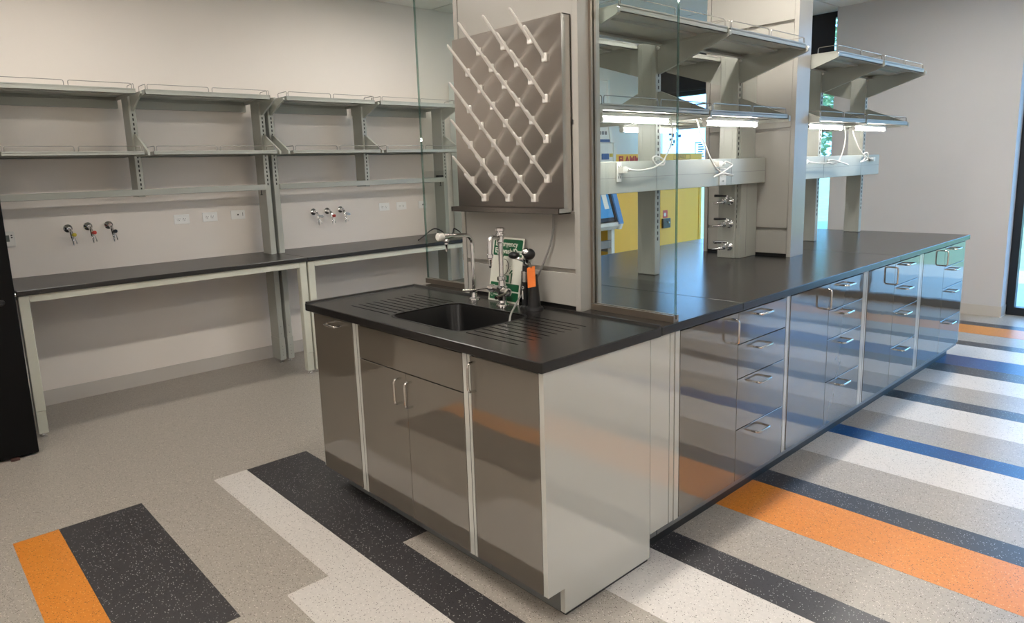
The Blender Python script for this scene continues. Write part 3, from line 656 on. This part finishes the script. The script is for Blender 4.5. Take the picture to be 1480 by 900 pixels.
auto(B().lathe((FX, FY, 1.19), (0, 0, 1), [(0, 0.012), (0.004, 0.016), (0.030, 0.016), (0.034, 0.022), (0.040, 0.022), (0.042, 0.017), (0.050, 0.017), (0.053, 0.022), (0.064, 0.022), (0.068, 0.016)], 16).build('vacuum_breaker', 'chrome', t))
auto(B().tube(round_path([(FX, FY-0.012, 1.213), (FX, FY-0.062, 1.222), (FX, FY-0.064, 1.145)], 0.032, 8), 0.0115, 12).build('spout', 'chrome', t))
auto(B().lathe((FX, FY-0.064, 1.15), (0, 0, -1), [(0, 0.012), (0.003, 0.0145), (0.018, 0.0145), (0.021, 0.010), (0.026, 0.0105), (0.032, 0.008), (0.038, 0.009), (0.044, 0.0065), (0.05, 0.0075), (0.062, 0.004)], 14).build('nozzle', 'chrome', t))
# eyewash
t = thing('eyewash_unit', 'black handheld eyewash with two round spray heads standing by the sink', 'eyewash', (-0.63, 0.58, H))
auto(B().lathe((-0.605, 0.578, H+0.0005), (0, 0, 1), [(0, 0.040), (0.008, 0.038), (0.014, 0.028), (0.05, 0.025), (0.13, 0.018), (0.150, 0.017)], 20).build('holder', 'black_plastic', t))
auto(B().lathe((-0.655, 0.572, H+0.0005), (0.05, 0, 1), [(0, 0.022), (0.006, 0.021), (0.012, 0.014), (0.10, 0.0145), (0.12, 0.016), (0.16, 0.013), (0.185, 0.012)], 16).build('grip', 'black_plastic', t))
auto(B().lathe((-0.650, 0.572, H+0.115), (0.05, 0, 1), [(0, 0.0165), (0.002, 0.0185), (0.045, 0.0185), (0.047, 0.016)], 16).build('trigger_collar', 'nickel', t))
hd = auto(B().tube(spline([(-0.645, 0.572, 1.09), (-0.643, 0.568, 1.115), (-0.665, 0.556, 1.128), (-0.682, 0.548, 1.134)], 4), 0.008, 8).tube(spline([(-0.645, 0.572, 1.10), (-0.635, 0.572, 1.122), (-0.622, 0.566, 1.138)], 4), 0.008, 8).build('yoke', 'chrome', t))
auto(B().ball((-0.690, 0.548, 1.142), 0.022, 1.25, 1.0, 0.72, 16).build('spray_head', 'black_plastic', t))
auto(B().ball((-0.616, 0.566, 1.150), 0.026, 1.0, 1.0, 0.95, 16).build('spray_head', 'black_plastic', t))
auto(B().ball((-0.622, 0.556, 1.158), 0.0235, 0.9, 0.85, 0.85, 14).build('chrome_cap', 'chrome', t))
lg = B(); lg.tube([(-0.651+0.006*math.cos(a*0.6283), 0.5575, 1.005+0.006*math.sin(a*0.6283)) for a in range(11)], 0.0012, 4)
lg.box(-0.6530, -0.6495, 0.5565, 0.5575, 0.955, 0.992); lg.build('printed_mark', 'white_plastic', t)
t = thing('inspection_tag', 'blank orange tag hanging from the eyewash', 'tag', (-0.59, 0.55, 1.06))
g = B(); g.box(-0.024, 0.024, -0.0008, 0.0008, -0.046, 0.040); me_t = None
o = g.build('card', 'tag_orange', t); o.data.transform(Matrix.Translation(ORG[t.name])); o.matrix_local = Matrix.Rotation(math.radians(-14), 4, 'Y') @ Matrix.Rotation(math.radians(-12), 4, 'X')
s_ = B().tube(spline([(0.0, 0.0, 0.034), (-0.008, 0.004, 0.055), (-0.03, 0.018, 0.052)], 5), 0.0013, 5); o = s_.build('string', 'black_plastic', t); o.data.transform(Matrix.Translation(ORG[t.name]))
# emergency sign leaning on the column
sg = thing('emergency_sign', 'green and white emergency eyewash sign leaning behind the faucet', 'sign', (-0.83, 0.600, H))
SW, SH = 0.202, 0.292
ang = math.atan2(0.048, SH)
SM = Matrix.Translation((-0.928, 0.602, H+0.0015)) @ Matrix.Rotation(-ang, 4, 'X') @ Matrix.Rotation(math.radians(0.5), 4, 'Y')
SM = SM @ Matrix(((1, 0.115, 0, 0), (0, 0, 1, 0), (0, 1, 0, 0), (0, 0, 0, 1))) if False else SM
def on_sign(b, name, mat, lift):
    # built in sign space: x right, y out of the face (negative is towards the sink), z up the sign
    me = bpy.data.meshes.new(name); bmesh.ops.recalc_face_normals(b.bm, faces=b.bm.faces[:]); b.bm.to_mesh(me); b.bm.free(); me.transform(SM); return link(name, me, mat, sg)
on_sign(B().box(0, SW, -0.0012, 0.0012, 0, SH), 'board', 'sign_white', 0)
GY = (-0.0018, -0.0012)
on_sign(B().prism(rrect(0.008, SW-0.008, 0.208, SH-0.008, 0.006, 3), 'y', *GY), 'green_field', 'sign_green', 0)
on_sign(B().prism(rrect(0.008, SW-0.008, 0.054, 0.086, 0.004, 3), 'y', *GY), 'green_field', 'sign_green', 0)
on_sign(B().prism(rrect(0.008, SW-0.008, 0.008, 0.048, 0.004, 3), 'y', *GY), 'green_field', 'sign_green', 0)
def sign_text(body, size, x, z, mat, bold=0.0):
    me = text_mesh(body, size, bold); me.transform(SM @ Matrix.Translation((x, -0.0022, z)) @ Matrix.Rotation(math.radians(90), 4, 'X')); link('lettering', me, mat, sg)
sign_text('Emergency', 0.033, 0.018, 0.252, 'sign_white', 0.0006); sign_text('Eyewash/Drench', 0.033, 0.018, 0.220, 'sign_white', 0.0006)
pic = B(); cx, cz = 0.086, 0.158
pic.tube([(cx+0.030*math.cos(a*math.pi/12), -0.0018, cz+0.036*math.sin(a*math.pi/12)) for a in range(25)], 0.0016, 4, cap=False); on_sign(pic, 'pictogram_head', 'black_plastic', 0)
pic = B(); pic.prism([(0.052, 0.091), (0.052, 0.112), (0.070, 0.122), (0.125, 0.122), (0.125, 0.091)], 'y', *GY)
pic.prism([(0.136, 0.088), (0.142, 0.088), (0.145, 0.135), (0.137, 0.135)], 'y', *GY); pic.prism([(0.128, 0.128), (0.145, 0.145), (0.140, 0.150), (0.124, 0.134)], 'y', *GY)
on_sign(pic, 'pictogram_eyewash', 'sign_green', 0)
pic = B()
for a in (0, 1, 2):
    pic.box(0.118+0.006*a, 0.121+0.006*a, GY[0], GY[1], 0.140+0.006*a, 0.144+0.006*a); pic.box(0.112+0.006*a, 0.115+0.006*a, GY[0], GY[1], 0.148+0.006*a, 0.152+0.006*a)
pic.box(0.101, 0.104, GY[0], GY[1], 0.163, 0.167); on_sign(pic, 'pictogram_drops', 'black_plastic', 0)
pic = B(); pic.tube([(0.024+0.008*math.cos(a*math.pi/8), -0.0024, 0.029+0.008*math.sin(a*math.pi/8)) for a in range(17)], 0.001, 4, cap=False); pic.box(0.036, 0.085, -0.0024, -0.0018, 0.028, 0.032); on_sign(pic, 'printed_mark', 'sign_white', 0)

# ------------------------------------------------------------------ island shelving
PXA, PXB = -0.852, -0.738     # depth of the uprights
def island_unit(ys, y_start_chase, lab, loc_y, race):
    t = thing('island_shelving', lab, 'shelving', (-0.795, loc_y, H), 'double-sided shelving on the island')
    for k, yu in enumerate(ys):
        b = B(); b.box(PXA, PXB, yu, yu+0.048, H+0.0005, 2.125, bev=0.003)
        b.box(PXA+0.028, PXA+0.030, yu-0.0008, yu, H+0.01, 2.12); b.box(PXB-0.030, PXB-0.028, yu-0.0008, yu, H+0.01, 2.12)
        o = b.build('upright', 'shelf_metal', t)
        for xs, f in ((PXB, 1), (PXA, -1)):
            sl = B(); slots(sl, xs, yu+0.024, 1.10, 2.10, f); stuff(sl.build('slots', 'slot_black', o))
        auto(B().ball((PXB+0.004, yu+0.012, 2.092), 0.009, n=10).build('levelling_stud', 'white_plastic', o))
    cs = [y_start_chase]+[y+0.024 for y in ys]
    for yc in cs:
        for xa, xu, xl in ((PXB-0.001, -0.335, -0.428), (PXA+0.001, -1.255, -1.162)):
            bracket(t, xa, xu, yc, 2.118, 1.965, 2.095, False, 0.016)
            bracket(t, xa, xl, yc, 1.875, 1.722, 1.742, True, 0.016)
    for a, c in zip(cs, cs[1:]):
        for xf, xb, xl in ((-0.345, -0.73, -0.433), (-1.245, -0.86, -1.157)):
            shelf_tray(t, xf, xb, a+0.012, c-0.012, 2.132, 0.030); shelf_tray(t, xl, xb, a+0.012, c-0.012, 1.760, 0.026)
    ra, rc = race
    for xs, f in ((-0.66, 1), (-0.93, -1)):
        x0, x1 = min(xs, xs-0.075*f), max(xs, xs-0.075*f)
        r = B().box(x0, x1, ra, rc, 1.372, 1.524, bev=0.002).build('raceway', 'shelf_metal', t)
        b = B(); n = max(1, round((rc-ra)/0.9)); b.box(min(xs, xs+0.0008*f), max(xs, xs+0.0008*f), ra, rc, 1.4445, 1.4465)
        for q in range(1, n+1): y = ra+(rc-ra)*q/(n+0.55); b.box(min(xs, xs+0.0008*f), max(xs, xs+0.0008*f), y-0.001, y+0.001, 1.374, 1.522)
        b.build('cover_joints', 'grey_plastic', r)
    return t
ua = island_unit([1.637, 2.468], 0.815, 'near double-sided shelving between the two service columns', 1.7, (0.80, 2.684))
ub = island_unit([3.607, 4.418], 2.892, 'far double-sided shelving between the middle column and the window', 3.7, (2.868, 4.555))
# service cover joining the second upright of the near unit to the middle column
o = bx('service_cover', 'shelf_metal', ua, -0.846, -0.712, 2.490, 2.690, H+0.0005, 1.372, bev=0.002)
bx('service_cover', 'shelf_metal', ua, -0.838, -0.735, 2.515, 2.690, 1.5245, 2.11)
bx('cover_joint', 'grey_plastic', o, -0.7122, -0.7114, 2.560, 2.562, H+0.01, 1.371)
# water valves on the upright
for k, (z, nm) in enumerate(((1.269, 'topmost chrome valve on the island upright'), (1.129, 'middle chrome valve on the island upright'), (0.988, 'lowest chrome valve on the island upright, no black lever'))):
    t = thing('service_valve', nm, 'valve', (-0.770, 2.467, z), 'valves on the island upright'); yv = 2.4665
    auto(B().lathe((-0.770, yv, z), (0, -1, 0), [(0, 0.026), (0.006, 0.026), (0.012, 0.018), (0.02, 0.013), (0.05, 0.013), (0.052, 0.017), (0.075, 0.017), (0.078, 0.010)], 18).build('body', 'chrome', t))
    auto(B().lathe((-0.772, yv-0.062, z-0.004), (-0.55, -0.75, -0.06), [(0, 0.012), (0.02, 0.010), (0.024, 0.012), (0.036, 0.0075), (0.042, 0.009), (0.075, 0.004)], 12).build('spout', 'chrome', t))
    st = B(); st.lathe((-0.770, yv-0.045, z+0.008), (0, 0, 1), [(0, 0.008), (0.018, 0.007), (0.02, 0.010), (0.028, 0.010)], 10); auto(st.build('stem', 'chrome', t))
    b = B(); b.tube([(-0.765, yv-0.045, z+0.032), (-0.79, yv-0.085, z+0.034), (-0.805, yv-0.12, z+0.036)], [0.005, 0.0075, 0.008] if k < 2 else [0.008, 0.011, 0.009], 8)
    auto(b.build('lever', 'black_plastic' if k < 2 else 'chrome', t))
# task lights under the lower shelves, their cords and sockets
TL = {}
LED = [(0.93, 1.44), (1.765, 2.30), (2.945, 3.47), (3.67, 4.24)]
lnames = ('nearest the glass screen', 'before the middle column', 'just beyond the middle column', 'nearest the window')
for side, xl in (('right', -0.53), ('left', -1.06)):
    for k, (a, c) in enumerate(LED):
        t = thing('task_light', 'slim white tube light under the %s-hand lower shelf, %s' % (side, lnames[k]), 'task light', (xl, (a+c)/2, 1.70), 'tube lights under the island shelves')
        bx('housing', 'white_plastic', t, xl-0.018, xl+0.018, a, c, 1.7175, 1.732, bev=0.002)
        TL[side, k] = t
        for yv in (a+0.04, c-0.05): bx('clip', 'grey_plastic', t, xl-0.012, xl+0.012, yv, yv+0.012, 1.732, 1.7375)
        auto(B().tube([(xl, a+0.012, 1.704), (xl, c-0.012, 1.704)], 0.0105, 12).build('tube', 'task_led', t))
        for yv in (a, c-0.012): auto(B().lathe((xl, yv, 1.704), (0, 1, 0), [(0, 0.0145), (0.012, 0.0145)], 12).build('end_cap', 'white_plastic', t))
XC = -0.632
cords = [([(-0.53, 1.44, 1.712), (-0.56, 1.50, 1.735), (-0.60, 1.57, 1.72), (XC, 1.631, 1.667), (XC, 1.619, 1.598), (XC, 1.571, 1.536), (XC+0.01, 1.542, 1.501), (XC, 1.488, 1.505), (XC, 1.464, 1.534), (XC-0.01, 1.511, 1.545), (XC+0.012, 1.541, 1.522), (XC, 1.471, 1.489), (XC, 1.356, 1.478), (-0.628, 1.26, 1.484)], 1.235, 1.483, 'white cord of the tube light nearest the glass, looped to its plug'),
         ([(-0.53, 1.765, 1.712), (-0.56, 1.73, 1.73), (-0.60, 1.80, 1.73), (XC, 1.882, 1.688), (XC, 1.932, 1.615), (XC, 2.005, 1.522), (XC, 2.079, 1.464), (XC, 2.185, 1.431), (XC, 2.246, 1.429), (XC+0.008, 2.132, 1.44), (XC+0.008, 2.023, 1.424), (XC+0.014, 2.10, 1.446), (XC+0.01, 2.168, 1.466), (XC, 2.235, 1.488), (XC, 2.166, 1.506), (-0.63, 2.14, 1.497)], 2.10, 1.495, 'white cord bunched at the socket before the middle column'),
         ([(-0.53, 3.47, 1.712), (-0.57, 3.60, 1.735), (-0.61, 3.72, 1.72), (XC, 3.80, 1.643), (XC, 3.763, 1.546), (XC, 3.677, 1.469), (XC, 3.56, 1.472), (XC, 3.524, 1.491), (XC+0.01, 3.616, 1.490), (XC+0.012, 3.848, 1.456), (XC+0.006, 3.70, 1.478), (XC, 3.447, 1.474), (-0.63, 3.22, 1.487)], 3.185, 1.487, 'white cord looped along the raceway just beyond the middle column'),
         ([(-0.53, 3.67, 1.712), (-0.56, 3.72, 1.74), (-0.60, 3.86, 1.752), (XC, 3.929, 1.693), (XC, 4.032, 1.594), (XC, 4.178, 1.502), (XC+0.008, 4.075, 1.472), (XC+0.012, 4.206, 1.491), (XC, 4.16, 1.53), (XC, 4.23, 1.54), (XC, 4.26, 1.50), (-0.63, 4.33, 1.489)], 4.36, 1.489, 'white cord nearest the window, knotted above the raceway')]
for k, (pts, py, pz, lab) in enumerate(cords):
    t = TL['right', k]
    auto(B().tube(spline(pts, 5), 0.0042, 6).build('cord', 'white_cord', t))
    d = 1 if pts[-1][1] > py else -1
    auto(B().box(-0.6575, -0.625, py-0.018, py+0.018, pz-0.016, pz+0.016, bev=0.006, seg=2).lathe((-0.640, py+0.016*d, pz), (0.12, d, 0), [(0, 0.013), (0.02, 0.010), (0.04, 0.006)], 10).build('plug', 'white_plastic', t))
def race_socket(y, z, lab, w=0.036):
    t = thing('raceway_socket', lab, 'socket', (-0.66, y, z), 'sockets on the island raceway')
    bx('plate', 'white_plastic', t, -0.6592, -0.6545, y-w, y+w, z-0.036, z+0.058, bev=0.0015)
    for zz in (z-0.014, z+0.036):
        b = B(); b.box(-0.6545, -0.6537, y-0.008, y-0.005, zz-0.005, zz+0.006); b.box(-0.6545, -0.6537, y+0.005, y+0.008, zz-0.005, zz+0.006); b.build('pin_holes', 'slot_black', t)
race_socket(2.175, 1.411, 'white socket plate on the raceway under the bunched cord')
race_socket(3.19, 1.425, 'white socket plate on the raceway beyond the middle column')
race_socket(1.225, 1.462, 'narrow white socket on the raceway behind the glass screen', 0.019)

# ------------------------------------------------------------------ background equipment
# biosafety cabinet along the left wall
Y0, Y1 = 2.92, 4.30
t = thing('biosafety_cabinet', 'white biosafety cabinet with a blue slanted sash on a steel stand', 'biosafety cabinet', (-3.55, 3.6, 0))
prof = [(-4.06, 0.86), (-3.06, 0.86), (-3.02, 0.90), (-3.02, 0.935), (-3.30, 0.935), (-3.30, 0.95), (-3.30, 1.42), (-3.10, 1.50), (-3.10, 1.735), (-3.14, 1.75), (-3.17, 2.0), (-3.17, 2.36), (-4.06, 2.36)]
B().prism(prof, 'y', Y0+0.04, Y1-0.04).build('body', 'cabinet_white', t)
sidep = [(-4.07, 0.86), (-3.02, 0.86), (-3.00, 0.91), (-3.17, 1.44), (-3.09, 1.50), (-3.09, 1.735), (-3.13, 1.75), (-3.16, 2.0), (-3.16, 2.37), (-4.07, 2.37)]
for a in (Y0, Y1-0.04):
    B().prism(sidep, 'y', a, a+0.039).build('side_panel', 'cabinet_white', t)
B().prism([(-3.022, 0.912), (-3.000, 0.918), (-3.165, 1.45), (-3.187, 1.444)], 'y', Y1-0.055, Y1+0.012).build('side_trim', 'blue_trim', t)
B().prism([(-3.05, 0.94), (-3.026, 0.948), (-3.19, 1.444), (-3.212, 1.436)], 'y', Y1-0.085, Y1-0.057).build('side_trim', 'black_plastic', t)
B().prism([(-3.060, 0.985), (-3.050, 0.988), (-3.200, 1.45), (-3.210, 1.447)], 'y', Y0+0.06, Y1-0.088).build('sash', 'blue_film', t)
B().prism([(-3.050, 0.985), (-3.040, 0.95), (-3.075, 0.95), (-3.085, 0.985)], 'y', Y0+0.06, Y1-0.088).build('sash_handle', 'black_plastic', t)
B().prism([(-3.079, 1.075), (-3.077, 1.076), (-3.128, 1.235), (-3.130, 1.234)], 'y', Y1-0.20, Y1-0.13).build('paper_note', 'sign_white', t)
bx('stripe', 'navy_trim', t, -3.1395, -3.1335, Y0+0.06, Y1-0.045, 1.722+0.03, 1.748+0.03)
for yy in range(4):
    bx('printed_letter', 'grey_plastic', t, -3.1500, -3.1465, 4.06+0.045*yy, 4.09+0.045*yy, 1.825, 1.86)
bx('control_label', 'navy_trim', t, -3.0995, -3.0965, Y1-0.22, Y1-0.105, 1.575, 1.635)
bx('sticker', 'yellow_plastic', t, -3.0995, -3.0965, Y1-0.095, Y1-0.045, 1.60, 1.635)
auto(B().lathe((-3.62, Y0, 1.24), (0, -1, 0), [(0, 0.05), (0.012, 0.05), (0.016, 0.035), (0.006, 0.03)], 20).build('port_cap', 'cabinet_white', t))
for x, y in ((-3.12, Y0+0.03), (-3.12, Y1-0.05), (-4.0, Y0+0.03), (-4.0, Y1-0.05)):
    bx('stand_leg', 'cabinet_white', t, x-0.025, x+0.025, y-0.025, y+0.025, 0.0, 0.86)
for y in (Y0+0.03, Y1-0.05): bx('stand_bar', 'grey_plastic', t, -3.975, -3.145, y-0.018, y+0.018, 0.62, 0.68)
bx('stand_bar', 'grey_plastic', t, -3.14, -3.10, Y0+0.055, Y1-0.075, 0.665, 0.745)
# yellow flammables cabinets
def flam(y0, y1, lab, words, size, mat, latch):
    t = thing('flammables_cabinet', lab, 'safety cabinet', (-3.6, (y0+y1)/2, 0), 'yellow safety cabinets')
    bx('body', 'safety_yellow', t, -4.06, -3.222, y0, y1, 0.03, 1.628, bev=0.006)
    bx('base', 'safety_yellow', t, -4.04, -3.25, y0+0.02, y1-0.02, 0.0, 0.03)
    f = B(); f.box(-3.222, -3.20, y0, y0+0.05, 0.03, 1.628); f.box(-3.222, -3.20, y1-0.05, y1, 0.03, 1.628); f.box(-3.222, -3.20, y0+0.05, y1-0.05, 1.50, 1.628); f.box(-3.222, -3.20, y0+0.05, y1-0.05, 0.03, 0.10); f.build('door_frame', 'safety_yellow', t)
    d = bx('door', 'safety_yellow', t, -3.221, -3.204, y0+0.054, y1-0.054, 0.104, 1.496, bev=0.002)
    if latch:
        bx('latch', 'black_plastic', d, -3.204, -3.175, y0+0.025, y0+0.175, 0.780, 0.892, bev=0.01, seg=2)
        auto(B().lathe((-3.175, y0+0.125, 0.845), (1, 0, -0.3), [(0, 0.012), (0.012, 0.010), (0.018, 0.006)], 10).build('latch_key', 'chrome', d))
        st = bx('warning_sticker', 'red_plastic', d, -3.204, -3.2025, y0+0.045, y0+0.150, 0.896, 0.985)
        auto(B().lathe((-3.2025, y0+0.098, 0.935), (1, 0, 0), [(0, 0.022), (0.0008, 0.022)], 14).build('sticker_disc', 'sign_white', st))
    me = text_mesh(words, size, 0.004 if size > 0.1 else 0.0, 'CENTER')
    me.transform(Matrix.Translation((-3.1985, (y0+y1)/2, 1.527 if size > 0.1 else 1.570)) @ Matrix.Rotation(math.radians(90), 4, 'Z') @ Matrix.Rotation(math.radians(90), 4, 'X')); link('lettering', me, mat, t)
    if size < 0.1:
        b = B(); ym = (y0+y1)/2
        for za, zb, ya, yb in ((1.556, 1.560, ym-0.17, ym+0.17), (1.612, 1.616, ym-0.17, ym+0.17), (1.556, 1.616, ym-0.17, ym-0.166), (1.556, 1.616, ym+0.166, ym+0.17)): b.box(-3.2, -3.1985, ya, yb, za, zb)
        b.build('label_outline', mat, t)
    return t
flam(4.36, 5.225, 'yellow safety cabinet with red lettering beside the biosafety cabinet', 'FLAMMABLE', 0.115, 'letter_red', False)
flam(5.245, 6.105, 'yellow safety cabinet with a black latch beside the window', 'EAGLE', 0.055, 'letter_dark', True)
print('objects', len(bpy.data.objects))
